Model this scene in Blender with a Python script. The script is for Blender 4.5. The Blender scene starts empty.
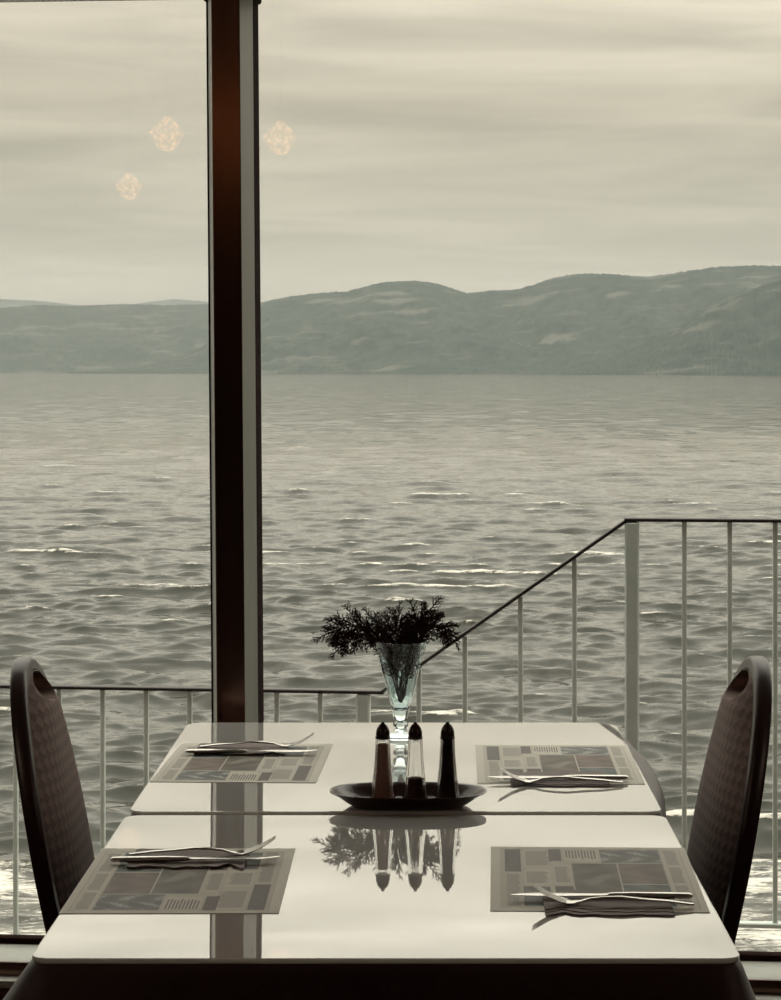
import bpy, bmesh, math, random
import numpy as np
from mathutils import Vector, Matrix, Euler

# ------------------------------------------------------------------ camera, world, exposure
S = bpy.context.scene
COL = S.collection
F_PX, PX0, PY0, CAM_Z = 2200.0, 426.0, 370.0, 1.383      # focal length / principal point in pixels, eye height

cam_d = bpy.data.cameras.new('camera')
cam_d.sensor_fit = 'AUTO'
cam_d.sensor_width = 36.0
cam_d.lens = F_PX / 1000.0 * 36.0
cam_d.shift_x = -(PX0 - 390.5) / 1000.0
cam_d.shift_y = -(500.0 - PY0) / 1000.0
cam_d.clip_start, cam_d.clip_end = 0.05, 60000
cam = bpy.data.objects.new('camera', cam_d)
cam.location = (0, 0, CAM_Z)
cam.rotation_euler = (math.pi / 2, 0, 0)
COL.objects.link(cam)
S.camera = cam

S.view_settings.view_transform = 'Standard'
S.view_settings.look = 'None'
S.view_settings.gamma = 1.0
S.view_settings.use_curve_mapping = False
S.view_settings.exposure = 0.0
S.cycles.use_denoising = True
S.cycles.max_bounces = 12
S.cycles.transparent_max_bounces = 24
S.cycles.transmission_bounces = 12
S.cycles.caustics_reflective = True
S.cycles.caustics_refractive = True
S.cycles.sample_clamp_indirect = 6.0

SKY_STRENGTH = 1.2


def lin(r, g, b):
    f = lambda c: (c / 255 / 12.92) if c / 255 <= 0.04045 else ((c / 255 + 0.055) / 1.055) ** 2.4
    return (f(r), f(g), f(b), 1.0)


def make_world():
    w = bpy.data.worlds.new('overcast_sky')
    S.world = w
    w.use_nodes = True
    nt = w.node_tree
    nt.nodes.clear()
    N, L = nt.nodes.new, nt.links.new
    out = N('ShaderNodeOutputWorld')
    bg = N('ShaderNodeBackground')
    bg.inputs['Strength'].default_value = SKY_STRENGTH
    tc = N('ShaderNodeTexCoord')
    sep = N('ShaderNodeSeparateXYZ')
    L(tc.outputs['Generated'], sep.inputs[0])
    # base tone by elevation (z of the direction)
    ramp = N('ShaderNodeValToRGB')
    e = ramp.color_ramp.elements
    stops = [(0.0, (176, 171, 154)), (0.035, (176, 170, 153)), (0.075, (177, 171, 153)), (0.12, (186, 178, 159)),
             (0.165, (216, 206, 186)), (0.19, (0.95, 0.88, 0.72)), (0.24, (1.22, 1.14, 0.95)), (0.32, (1.36, 1.27, 1.08)), (0.5, (1.7, 1.62, 1.40)), (1.0, (2.6, 2.5, 2.25))]
    lin_ = lambda c: lin(*c) if max(c) > 5 else c + (1.0,)
    e[0].position, e[0].color = stops[0][0], lin_(stops[0][1])
    e[1].position, e[1].color = stops[-1][0], lin_(stops[-1][1])
    for p, c in stops[1:-1]:
        q = e.new(p)
        q.color = lin_(c)
    L(sep.outputs['Z'], ramp.inputs['Fac'])
    # long flat banks of cloud
    mp = N('ShaderNodeMapping')
    mp.inputs['Scale'].default_value = (6.0, 6.0, 62.0)
    mp.inputs['Rotation'].default_value = (0.0, math.radians(-2.5), 0.0)
    L(tc.outputs['Generated'], mp.inputs['Vector'])
    nz = N('ShaderNodeTexNoise')
    nz.inputs['Scale'].default_value = 1.0
    nz.inputs['Detail'].default_value = 5.0
    nz.inputs['Roughness'].default_value = 0.5
    nz.inputs['Distortion'].default_value = 0.5
    L(mp.outputs[0], nz.inputs['Vector'])
    mr = N('ShaderNodeMapRange')
    mr.inputs['From Min'].default_value, mr.inputs['From Max'].default_value = 0.3, 0.7
    mr.inputs['To Min'].default_value, mr.inputs['To Max'].default_value = 0.78, 1.20
    L(nz.outputs['Fac'], mr.inputs['Value'])
    mul = N('ShaderNodeVectorMath')
    mul.operation = 'SCALE'
    L(ramp.outputs['Color'], mul.inputs[0])
    L(mr.outputs[0], mul.inputs['Scale'])
    L(mul.outputs[0], bg.inputs['Color'])
    L(bg.outputs[0], out.inputs['Surface'])


make_world()


# added warm fill lights without fittings, out of view left and right of the camera
for (lx, ly) in ((-2.9, 0.6), (3.1, 0.4)):
    ld = bpy.data.lights.new('warm_fill_light', 'POINT')
    ld.energy = 16.0
    ld.color = (1.0, 0.76, 0.58)
    ld.shadow_soft_size = 0.12
    lo = bpy.data.objects.new('warm_fill_light', ld)
    lo.location = (lx, ly, 2.5)
    COL.objects.link(lo)


# ------------------------------------------------------------------ helpers
def mat(name, color, rough=0.5, metal=0.0, spec=0.5, ior=1.5, coat=0.0, coat_rough=0.03, sheen=0.0, trans=0.0):
    m = bpy.data.materials.new(name)
    m.use_nodes = True
    b = m.node_tree.nodes['Principled BSDF']
    b.inputs['Base Color'].default_value = tuple(color[:3]) + (1,)
    b.inputs['Roughness'].default_value = rough
    b.inputs['Metallic'].default_value = metal
    b.inputs['Specular IOR Level'].default_value = spec
    b.inputs['IOR'].default_value = ior
    b.inputs['Coat Weight'].default_value = coat
    b.inputs['Coat Roughness'].default_value = coat_rough
    b.inputs['Sheen Weight'].default_value = sheen
    b.inputs['Transmission Weight'].default_value = trans
    return m


def nodes(m):
    return m.node_tree.nodes, m.node_tree.links, m.node_tree.nodes['Principled BSDF']


def noise_color(m, c1, c2, scale, stretch=(1, 1, 1), detail=4, lo=0.35, hi=0.65, bump=0.0, bump_dist=0.002, coord='Object'):
    N, L, b = nodes(m)
    tc = N.new('ShaderNodeTexCoord')
    mp = N.new('ShaderNodeMapping')
    mp.inputs['Scale'].default_value = stretch
    L.new(tc.outputs[coord], mp.inputs['Vector'])
    nz = N.new('ShaderNodeTexNoise')
    nz.inputs['Scale'].default_value = scale
    nz.inputs['Detail'].default_value = detail
    L.new(mp.outputs[0], nz.inputs['Vector'])
    r = N.new('ShaderNodeValToRGB')
    r.color_ramp.elements[0].position, r.color_ramp.elements[0].color = lo, tuple(c1[:3]) + (1,)
    r.color_ramp.elements[1].position, r.color_ramp.elements[1].color = hi, tuple(c2[:3]) + (1,)
    L.new(nz.outputs['Fac'], r.inputs['Fac'])
    L.new(r.outputs['Color'], b.inputs['Base Color'])
    if bump:
        bp = N.new('ShaderNodeBump')
        bp.inputs['Strength'].default_value = bump
        bp.inputs['Distance'].default_value = bump_dist
        L.new(nz.outputs['Fac'], bp.inputs['Height'])
        L.new(bp.outputs[0], b.inputs['Normal'])
    return m


def link(o, parent=None):
    COL.objects.link(o)
    if parent is not None:
        o.parent = parent
    return o


def smooth_by_angle(me, ang=35):
    bm = bmesh.new()
    bm.from_mesh(me)
    for f in bm.faces:
        f.smooth = True
    a = math.radians(ang)
    for ed in bm.edges:
        if len(ed.link_faces) == 2:
            ed.smooth = ed.calc_face_angle(0) < a
    bm.to_mesh(me)
    bm.free()


def obj(name, bm, m, parent=None, smooth=35, mtx=None):
    me = bpy.data.meshes.new(name)
    if mtx is not None:
        bm.transform(mtx)
    bmesh.ops.recalc_face_normals(bm, faces=bm.faces)
    bm.to_mesh(me)
    bm.free()
    if smooth:
        smooth_by_angle(me, smooth)
    for q in (m if isinstance(m, (list, tuple)) else [m]):
        me.materials.append(q)
    return link(bpy.data.objects.new(name, me), parent)


def tag(o, label=None, cat=None, group=None, kind=None):
    if label:
        o['label'] = label
    if cat:
        o['category'] = cat
    if group:
        o['group'] = group
    if kind:
        o['kind'] = kind
    return o


def thing(name, label, cat, loc=(0, 0, 0), rz=0.0, group=None):
    o = bpy.data.objects.new(name, None)
    o.empty_display_size = 0.05
    o.location = loc
    o.rotation_euler = (0, 0, rz)
    link(o)
    return tag(o, label, cat, group)


def copy_tree(o, parent=None):
    c = o.copy()
    COL.objects.link(c)
    if parent is not None:
        c.parent = parent
    for ch in list(o.children):
        copy_tree(ch, c)
    return c


def add_box(bm, c, s, bevel=0.0, seg=2, rot=None):
    r = bmesh.ops.create_cube(bm, size=1.0)
    vs = r['verts']
    bmesh.ops.scale(bm, vec=s, verts=vs)
    if bevel > 0:
        es = list({e for v in vs for e in v.link_edges})
        rb = bmesh.ops.bevel(bm, geom=es, offset=bevel, segments=seg, affect='EDGES', profile=0.5)
        vs = list({v for f in rb['faces'] for v in f.verts} | {v for v in vs if v.is_valid})
    M = Matrix.Translation(c) @ (rot.to_4x4() if rot is not None else Matrix.Identity(4))
    bmesh.ops.transform(bm, matrix=M, verts=vs)
    return vs


def box_bm(c, s, bevel=0.0, seg=2):
    bm = bmesh.new()
    add_box(bm, c, s, bevel, seg)
    return bm


def add_rings(bm, rings, closed_ring=True, cap=True, closed_path=False):
    """Joins successive rings of points (lists of equal length) into a skin."""
    vr = [[bm.verts.new(p) for p in ring] for ring in rings]
    n = len(vr[0])
    m = len(vr)
    for i in range(m if closed_path else m - 1):
        a, b = vr[i], vr[(i + 1) % m]
        for k in range(n if closed_ring else n - 1):
            k2 = (k + 1) % n
            bm.faces.new((a[k], a[k2], b[k2], b[k]))
    if cap and closed_ring and not closed_path:
        bm.faces.new(vr[0][::-1])
        bm.faces.new(vr[-1])
    return vr


def add_lathe(bm, prof, n=32, c=(0, 0, 0), rfun=None, cap=True):
    rings = []
    for (r, z) in prof:
        ring = []
        for k in range(n):
            a = 2 * math.pi * k / n
            rr = r if rfun is None else r * rfun(a, z)
            ring.append((c[0] + rr * math.cos(a), c[1] + rr * math.sin(a), c[2] + z))
        rings.append(ring)
    return add_rings(bm, rings, cap=cap)


def add_tube(bm, pts, radii, n=8, squash=1.0):
    pts = [Vector(p) for p in pts]
    if not isinstance(radii, (list, tuple)):
        radii = [radii] * len(pts)
    rings = []
    prev = None
    for i, p in enumerate(pts):
        d = (pts[min(i + 1, len(pts) - 1)] - pts[max(i - 1, 0)])
        d = d.normalized() if d.length > 1e-9 else Vector((0, 0, 1))
        if prev is None:
            ref = Vector((0, 0, 1)) if abs(d.z) < 0.9 else Vector((1, 0, 0))
            u = d.cross(ref).normalized()
        else:
            u = (prev - d * prev.dot(d)).normalized()
        prev = u
        v = d.cross(u)
        rings.append([p + (u * math.cos(2 * math.pi * k / n) + v * math.sin(2 * math.pi * k / n) * squash) * radii[i] for k in range(n)])
    add_rings(bm, rings)


def add_prism(bm, poly, z0, z1):
    """Extrudes an (x, y) polygon from z0 to z1."""
    add_rings(bm, [[(x, y, z0) for x, y in poly], [(x, y, z1) for x, y in poly]])


def rounded_rect(x0, y0, x1, y1, r, n=8):
    rs = r if isinstance(r, (list, tuple)) else [r] * 4        # (x1,y0), (x1,y1), (x0,y1), (x0,y0)
    out = []
    for (cx, cy, a0, rr) in ((x1 - rs[0], y0 + rs[0], -90, rs[0]), (x1 - rs[1], y1 - rs[1], 0, rs[1]),
                             (x0 + rs[2], y1 - rs[2], 90, rs[2]), (x0 + rs[3], y0 + rs[3], 180, rs[3])):
        for k in range(n + 1):
            a = math.radians(a0 + 90 * k / n)
            out.append((cx + rr * math.cos(a), cy + rr * math.sin(a)))
    return out


def on_top(px, py, z=0.75):
    d = (CAM_Z - z) * F_PX / (py - PY0)
    return Vector(((px - PX0) * d / F_PX, d, z))


# ------------------------------------------------------------------ materials
M = {}
M['wall'] = noise_color(mat('brown_wall', (0.1, 0.06, 0.04), 0.8), (0.10, 0.055, 0.04), (0.12, 0.07, 0.05), 6)
M['carpet'] = noise_color(mat('dark_carpet', (0.05, 0.02, 0.02), 0.95), (0.03, 0.012, 0.010), (0.06, 0.026, 0.02), 60, bump=0.4)
M['ceiling'] = noise_color(mat('ceiling_paint', (0.3, 0.22, 0.18), 0.9), (0.44, 0.40, 0.35), (0.50, 0.46, 0.41), 12)
M['brown_metal'] = noise_color(mat('brown_anodised_metal', (0.05, 0.015, 0.01), 0.19, 0.9, 0.5), (0.18, 0.105, 0.08), (0.235, 0.14, 0.108), 30,
                               (1, 1, 0.03), bump=0.25, bump_dist=0.0006)
M['dark_gasket'] = noise_color(mat('dark_gasket', (0.02, 0.008, 0.006), 0.9, spec=0.04), (0.015, 0.006, 0.005), (0.024, 0.01, 0.008), 40)
M['grey_metal'] = noise_color(mat('grey_aluminium', (0.3, 0.31, 0.29), 0.35, 0.6), (0.24, 0.245, 0.225), (0.29, 0.29, 0.27), 20, (1, 1, 0.05))
M['sill_paint'] = noise_color(mat('sill_paint', (0.4, 0.42, 0.38), 0.45), (0.42, 0.44, 0.39), (0.50, 0.51, 0.46), 14)
M['rail_paint'] = noise_color(mat('pale_green_grey_paint', (0.3, 0.32, 0.28), 0.5), (0.64, 0.72, 0.67), (0.74, 0.80, 0.75), 18, bump=0.1)
M['rail_dark'] = noise_color(mat('dark_handrail', (0.03, 0.02, 0.015), 0.45), (0.012, 0.008, 0.007), (0.022, 0.014, 0.011), 25)
M['deck'] = noise_color(mat('weathered_deck', (0.2, 0.19, 0.17), 0.8), (0.14, 0.13, 0.11), (0.24, 0.22, 0.19), 9, (1, 12, 1), bump=0.3)
M['steel'] = noise_color(mat('polished_steel', (0.6, 0.58, 0.54), 0.16, 1.0), (0.55, 0.53, 0.5), (0.66, 0.64, 0.6), 40)
M['napkin'] = noise_color(mat('burgundy_napkin', (0.06, 0.025, 0.02), 0.7, sheen=0.3), (0.11, 0.062, 0.052), (0.16, 0.10, 0.088), 25, bump=0.3, bump_dist=0.001)
M['cloth'] = noise_color(mat('dark_tablecloth', (0.03, 0.012, 0.01), 0.5, sheen=0.4), (0.026, 0.0065, 0.0040), (0.036, 0.0095, 0.006), 220, bump=0.2, bump_dist=0.0006)
M['tray'] = noise_color(mat('brown_plastic', (0.05, 0.02, 0.015), 0.28), (0.035, 0.013, 0.010), (0.05, 0.02, 0.015), 30)
M['cap'] = noise_color(mat('dark_bronze_cap', (0.03, 0.015, 0.012), 0.25, 0.3), (0.02, 0.01, 0.008), (0.03, 0.016, 0.012), 30)
M['chair_frame'] = noise_color(mat('dark_brown_frame', (0.035, 0.014, 0.012), 0.3), (0.028, 0.011, 0.010), (0.042, 0.018, 0.015), 12, coat=0) if False else \
    noise_color(mat('dark_brown_frame', (0.035, 0.014, 0.012), 0.33), (0.028, 0.011, 0.010), (0.042, 0.018, 0.015), 12)
M['wood_leg'] = noise_color(mat('black_pedestal', (0.02, 0.015, 0.012), 0.4), (0.015, 0.010, 0.008), (0.03, 0.02, 0.016), 12)


def white_top():
    m = mat('glass_over_white', (0.62, 0.60, 0.54), 0.02, ior=1.6, coat=1.0, coat_rough=0.012)
    N, L, b = nodes(m)
    b.inputs['Coat IOR'].default_value = 1.65
    tc = N.new('ShaderNodeTexCoord')
    nz = N.new('ShaderNodeTexNoise')
    nz.inputs['Scale'].default_value = 1.3
    nz.inputs['Detail'].default_value = 1.0
    L.new(tc.outputs['Object'], nz.inputs['Vector'])
    r = N.new('ShaderNodeValToRGB')
    b.inputs['Subsurface Weight'].default_value = 0.8
    b.inputs['Subsurface Radius'].default_value = (1.0, 1.0, 0.9)
    b.inputs['Subsurface Scale'].default_value = 0.02
    r.color_ramp.elements[0].color = (0.78, 0.755, 0.69, 1)
    r.color_ramp.elements[1].color = (0.84, 0.815, 0.75, 1)
    L.new(nz.outputs['Fac'], r.inputs['Fac'])
    L.new(r.outputs['Color'], b.inputs['Base Color'])
    return m


M['white_top'] = white_top()


def pane_material():
    m = bpy.data.materials.new('window_glass')
    m.use_nodes = True
    nt = m.node_tree
    nt.nodes.clear()
    o = nt.nodes.new('ShaderNodeOutputMaterial')
    mix = nt.nodes.new('ShaderNodeMixShader')
    fr = nt.nodes.new('ShaderNodeFresnel')
    fr.inputs['IOR'].default_value = 1.75
    tr = nt.nodes.new('ShaderNodeBsdfTransparent')
    tr.inputs['Color'].default_value = (0.985, 0.99, 0.98, 1)
    gl = nt.nodes.new('ShaderNodeBsdfGlossy')
    gl.inputs['Roughness'].default_value = 0.004
    # old rolled glass: the surface is very slightly uneven
    tc = nt.nodes.new('ShaderNodeTexCoord')
    nz = nt.nodes.new('ShaderNodeTexNoise')
    nz.inputs['Scale'].default_value = 9.0
    bp = nt.nodes.new('ShaderNodeBump')
    bp.inputs['Strength'].default_value = 0.006
    bp.inputs['Distance'].default_value = 0.004
    L = nt.links.new
    L(tc.outputs['Object'], nz.inputs['Vector'])
    L(nz.outputs['Fac'], bp.inputs['Height'])
    L(bp.outputs[0], gl.inputs['Normal'])
    geo = nt.nodes.new('ShaderNodeNewGeometry')
    inv = nt.nodes.new('ShaderNodeMath')
    inv.operation = 'SUBTRACT'
    inv.inputs[0].default_value = 1.0
    L(geo.outputs['Backfacing'], inv.inputs[1])
    one = nt.nodes.new('ShaderNodeMath')            # the outer face adds its share to the first one's
    one.operation = 'MULTIPLY'
    L(fr.outputs[0], one.inputs[0])
    L(inv.outputs[0], one.inputs[1])
    L(one.outputs[0], mix.inputs[0])
    L(tr.outputs[0], mix.inputs[1])
    L(gl.outputs[0], mix.inputs[2])
    L(mix.outputs[0], o.inputs['Surface'])
    return m


M['pane'] = pane_material()


def clear_glass(name, tint):
    return mat(name, tint, 0.02, ior=1.45, trans=1.0)


M['vase_glass'] = clear_glass('pale_blue_glass', (0.84, 0.955, 0.965))
M['shaker_glass'] = clear_glass('clear_shaker_glass', (0.97, 0.97, 0.96))

# ------------------------------------------------------------------ sea
SEA_H = 12.0
SEA_Z = CAM_Z - SEA_H


def sea_material():
    m = mat('sea_water', (0.05, 0.06, 0.05), 0.12, ior=1.33)
    N, L, b = nodes(m)
    tc = N.new('ShaderNodeTexCoord')

    def nz(scale, stretch, detail=3, rough=0.55):
        mp = N.new('ShaderNodeMapping')
        mp.inputs['Scale'].default_value = stretch
        L.new(tc.outputs['Object'], mp.inputs['Vector'])
        n = N.new('ShaderNodeTexNoise')
        n.inputs['Scale'].default_value = scale
        n.inputs['Detail'].default_value = detail
        n.inputs['Roughness'].default_value = rough
        L.new(mp.outputs[0], n.inputs['Vector'])
        return n
    n1 = nz(2.4, (0.6, 1.7, 1.0), 8, 0.74)
    n2 = nz(0.16, (0.6, 1.3, 1.0), 3, 0.6)
    geo = N.new('ShaderNodeNewGeometry')
    last = geo.outputs['Normal']
    for n, k in ((n1, 0.75), (n2, 0.22)):          # ripple slopes added to the swell's own normal
        sub = N.new('ShaderNodeVectorMath')
        sub.operation = 'SUBTRACT'
        sub.inputs[1].default_value = (0.5, 0.5, 0.5)
        L.new(n.outputs['Color'], sub.inputs[0])
        mu = N.new('ShaderNodeVectorMath')
        mu.operation = 'MULTIPLY'
        mu.inputs[1].default_value = (k * 0.7, k, 0.0)
        L.new(sub.outputs[0], mu.inputs[0])
        ad_ = N.new('ShaderNodeVectorMath')
        ad_.operation = 'ADD'
        L.new(last, ad_.inputs[0])
        L.new(mu.outputs[0], ad_.inputs[1])
        last = ad_.outputs[0]
    nn = N.new('ShaderNodeVectorMath')
    nn.operation = 'NORMALIZE'
    L.new(last, nn.inputs[0])
    L.new(nn.outputs[0], b.inputs['Normal'])
    # foam: breaking crests and the surf at the foot of the rocks
    at = N.new('ShaderNodeAttribute')
    at.attribute_name = 'foam'
    n3 = nz(2.6, (0.5, 1.8, 1.0), 8, 0.8)
    ad = N.new('ShaderNodeMath')
    ad.operation = 'ADD'
    ad.operation = 'MULTIPLY_ADD'
    ad.inputs[1].default_value = 1.5
    L.new(n3.outputs['Fac'], ad.inputs[0])
    L.new(at.outputs['Fac'], ad.inputs[2])
    mr = N.new('ShaderNodeMapRange')
    mr.interpolation_type = 'SMOOTHSTEP'
    mr.inputs['From Min'].default_value, mr.inputs['From Max'].default_value = 1.12, 1.34
    L.new(ad.outputs[0], mr.inputs['Value'])
    mx = N.new('ShaderNodeMix')
    mx.data_type = 'RGBA'
    mx.inputs[6].default_value = (0.034, 0.035, 0.026, 1)
    mx.inputs[7].default_value = (0.58, 0.56, 0.50, 1)
    fl = nz(1.0, (0.55, 0.022, 1.0), 4, 0.7)       # foam flecks drawn out along the wind, away from the shore
    fr = N.new('ShaderNodeMapRange')
    fr.interpolation_type = 'SMOOTHSTEP'
    fr.inputs['From Min'].default_value, fr.inputs['From Max'].default_value = 0.54, 0.74
    fr.inputs['To Max'].default_value = 0.55
    L.new(fl.outputs['Fac'], fr.inputs['Value'])
    a2 = N.new('ShaderNodeAttribute')
    a2.attribute_name = 'offshore'
    fm = N.new('ShaderNodeMath')
    fm.operation = 'MULTIPLY'
    L.new(fr.outputs[0], fm.inputs[0])
    L.new(a2.outputs['Fac'], fm.inputs[1])
    fx = N.new('ShaderNodeMath')
    fx.operation = 'MAXIMUM'
    L.new(fm.outputs[0], fx.inputs[0])
    L.new(mr.outputs[0], fx.inputs[1])
    L.new(fx.outputs[0], mx.inputs[0])
    L.new(mx.outputs[2], b.inputs['Base Color'])
    mx2 = N.new('ShaderNodeMapRange')
    mx2.inputs['To Min'].default_value, mx2.inputs['To Max'].default_value = 0.07, 0.8
    L.new(mr.outputs[0], mx2.inputs['Value'])
    L.new(mx2.outputs[0], b.inputs['Roughness'])
    return m


def make_sea():
    rng = np.random.default_rng(11)
    pys = np.concatenate([[370.4, 370.8], np.arange(371.2, 640, 0.36), np.arange(640, 1012, 0.6), [1100, 1400, 2500]])
    D = SEA_H * F_PX / (pys - PY0)
    nx = 760
    tx = np.linspace(-0.30, 0.28, nx)
    X = D[:, None] * tx[None, :]
    Y = np.repeat(D[:, None], nx, 1)
    dD = np.abs(np.gradient(D))[:, None]
    H = np.zeros_like(X)
    DX = np.zeros_like(X)
    DY = np.zeros_like(X)
    for k in range(110):
        lam = 0.5 * (8.0 / 0.5) ** rng.random()
        th = math.radians(90 + rng.normal(-6, 17))
        kk = 2 * math.pi / lam
        amp = 0.0128 * lam ** 0.74 * (0.5 + rng.random())
        fade = np.clip((lam / np.maximum(dD, 1e-3) - 1.6) / 2.4, 0, 1)
        if lam > 3.0:
            fade = np.maximum(fade, 0.45)
        ph = kk * (math.cos(th) * X + math.sin(th) * Y) + rng.random() * 6.283
        # wave groups: the amplitude wanders over tens of metres
        g = 0.65 + 0.35 * np.sin(kk * 0.11 * X + rng.random() * 6) * np.sin(kk * 0.08 * Y + rng.random() * 6)
        a = amp * fade * g
        H += a * np.cos(ph)
        DX -= a * math.cos(th) * np.sin(ph)
        DY -= a * math.sin(th) * np.sin(ph)
    sd = float(H[200:].std())
    near = np.clip((320 - Y) / 200, 0, 1)
    # foam mask
    low = (np.sin(X * 0.13 + 1.3 * np.sin(Y * 0.05) + 0.7) + np.sin(Y * 0.09 + X * 0.021 + 2.1)
           + np.sin(X * 0.043 - Y * 0.031) + np.sin(X * 0.31 + Y * 0.17)) / 4
    crest = np.clip((H / sd - 1.55) * 0.5, -0.6, 0.55)
    foam = np.clip(crest + 0.38 * low, -0.6, 0.55)
    surf = np.clip((57 - Y + 1.2 * np.sin(X * 0.9) + 1.5 * np.sin(X * 0.33 + 2)) / 3.0, 0, 1)
    foam = np.maximum(foam, surf * (0.50 + 0.18 * np.sin(X * 1.1 + Y * 0.5) * np.sin(Y * 0.8 - X * 0.4)))
    surf_flat = 1 - 0.55 * surf
    Z = SEA_Z + H * surf_flat
    co = np.stack([X + DX * 0.85, Y + DY * 0.85, Z], -1).reshape(-1, 3).astype(np.float32)
    nr = len(D)
    me = bpy.data.meshes.new('sea')
    idx = np.arange(nr * nx).reshape(nr, nx)
    q = np.stack([idx[:-1, :-1], idx[:-1, 1:], idx[1:, 1:], idx[1:, :-1]], -1).reshape(-1, 4)
    q = q[:, ::-1]
    me.vertices.add(len(co))
    me.vertices.foreach_set('co', co.ravel())
    me.loops.add(q.size)
    me.loops.foreach_set('vertex_index', q.ravel().astype(np.int32))
    me.polygons.add(len(q))
    me.polygons.foreach_set('loop_start', np.arange(0, q.size, 4, dtype=np.int32))
    me.polygons.foreach_set('use_smooth', np.ones(len(q), dtype=bool))
    me.update(calc_edges=True)
    me.validate()
    at = me.attributes.new('foam', 'FLOAT', 'POINT')
    at.data.foreach_set('value', foam.ravel().astype(np.float32))
    at2 = me.attributes.new('offshore', 'FLOAT', 'POINT')
    at2.data.foreach_set('value', np.clip((Y - 180) / 420, 0, 1).ravel().astype(np.float32))
    me.materials.append(sea_material())
    if me.polygons[0].normal.z < 0:
        me.flip_normals()
    o = link(bpy.data.objects.new('sea', me))
    return tag(o, 'choppy grey green sea with small white crests and surf below the railing', 'sea', kind='structure')


make_sea()


# ------------------------------------------------------------------ hills across the fjord
def hill_material():
    m = mat('wooded_hillside', (0.05, 0.06, 0.045), 0.95, spec=0.1)
    N, L, b = nodes(m)
    tc = N.new('ShaderNodeTexCoord')

    def nz(scale, stretch, detail=4):
        mp = N.new('ShaderNodeMapping')
        mp.inputs['Scale'].default_value = stretch
        L.new(tc.outputs['Object'], mp.inputs['Vector'])
        n = N.new('ShaderNodeTexNoise')
        n.inputs['Scale'].default_value = scale
        n.inputs['Detail'].default_value = detail
        n.inputs['Roughness'].default_value = 0.6
        L.new(mp.outputs[0], n.inputs['Vector'])
        return n
    a = nz(0.0062, (0.5, 1, 3.4), 12)
    fields = N.new('ShaderNodeMapRange')
    fields.interpolation_type = 'SMOOTHSTEP'
    fields.inputs['From Min'].default_value, fields.inputs['From Max'].default_value = 0.54, 0.66
    L.new(a.outputs['Fac'], fields.inputs['Value'])
    c = nz(0.012, (1, 1, 2), 5)
    r = N.new('ShaderNodeValToRGB')
    r.color_ramp.elements[0].position, r.color_ramp.elements[0].color = 0.35, (0.030, 0.044, 0.040, 1)
    r.color_ramp.elements[1].position, r.color_ramp.elements[1].color = 0.68, (0.055, 0.070, 0.060, 1)
    L.new(c.outputs['Fac'], r.inputs['Fac'])
    mx = N.new('ShaderNodeMix')
    mx.data_type = 'RGBA'
    L.new(fields.outputs[0], mx.inputs[0])
    L.new(r.outputs['Color'], mx.inputs[6])
    mx.inputs[7].default_value = (0.100, 0.108, 0.094, 1)
    L.new(mx.outputs[2], b.inputs['Base Color'])
    return m


HILL = hill_material()


def fbm1(x, seed, octs=5):
    r = np.random.default_rng(seed)
    s = np.zeros_like(x)
    for k in range(octs):
        f = 2.0 ** k
        s += np.sin(x * f * 1.0 + r.random() * 6.283) * np.sin(x * f * 0.61 + r.random() * 6.283) / f
    return s


def make_hill(name, prof, d_shore, d_ridge, label, seed, x_pad=0.16):
    """prof: (px, py) skyline; the land rises from its shore to that skyline and falls away behind it."""
    px = np.array([p[0] for p in prof], float)
    py = np.array([p[1] for p in prof], float)
    t = np.linspace((px[0] - PX0) / F_PX, (px[-1] - PX0) / F_PX, 420)
    yy = np.interp(t * F_PX + PX0, px, py)
    k = np.ones(9) / 9
    yy = np.convolve(np.pad(yy, 4, mode='edge'), k, 'valid')
    hz = (PY0 - yy) / F_PX * d_ridge(t) + SEA_H              # height of the skyline above the sea
    nv = 46
    vs = np.concatenate([np.linspace(0, 1, nv), np.linspace(1.1, 1.9, 6)])
    V, T = np.meshgrid(vs, t, indexing='ij')
    D0, D1 = d_shore(T), d_ridge(T)
    Dd = D0 + (D1 - D0) * V
    up = np.where(V <= 1, 0.62 * V + 0.38 * V ** 2, 1 - 0.75 * (V - 1))
    lump = (fbm1(T * 90 + V * 4.0, seed) * 0.06 + fbm1(T * 210 - V * 9.0, seed + 3) * 0.03 + fbm1(V * 9 + T * 30, seed + 5) * 0.05)
    Hh = hz[None, :] * (up + lump * np.sin(np.clip(V, 0, 1) * math.pi))
    tree = np.random.default_rng(seed).normal(0, 1.6, Hh.shape) * (V > 0.02)
    Z = SEA_Z - 2 + Hh + 2 * np.clip(V * 20, 0, 1) + tree
    X = T * Dd
    co = np.stack([X, Dd, Z], -1).reshape(-1, 3).astype(np.float32)
    a, b = V.shape
    idx = np.arange(a * b).reshape(a, b)
    q = np.stack([idx[:-1, :-1], idx[:-1, 1:], idx[1:, 1:], idx[1:, :-1]], -1).reshape(-1, 4)
    me = bpy.data.meshes.new(name)
    me.from_pydata(co.tolist(), [], q.tolist())
    me.polygons.foreach_set('use_smooth', np.ones(len(q), dtype=bool))
    me.materials.append(HILL)
    o = link(bpy.data.objects.new(name, me))
    return tag(o, label, 'hill', kind='structure')


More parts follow.
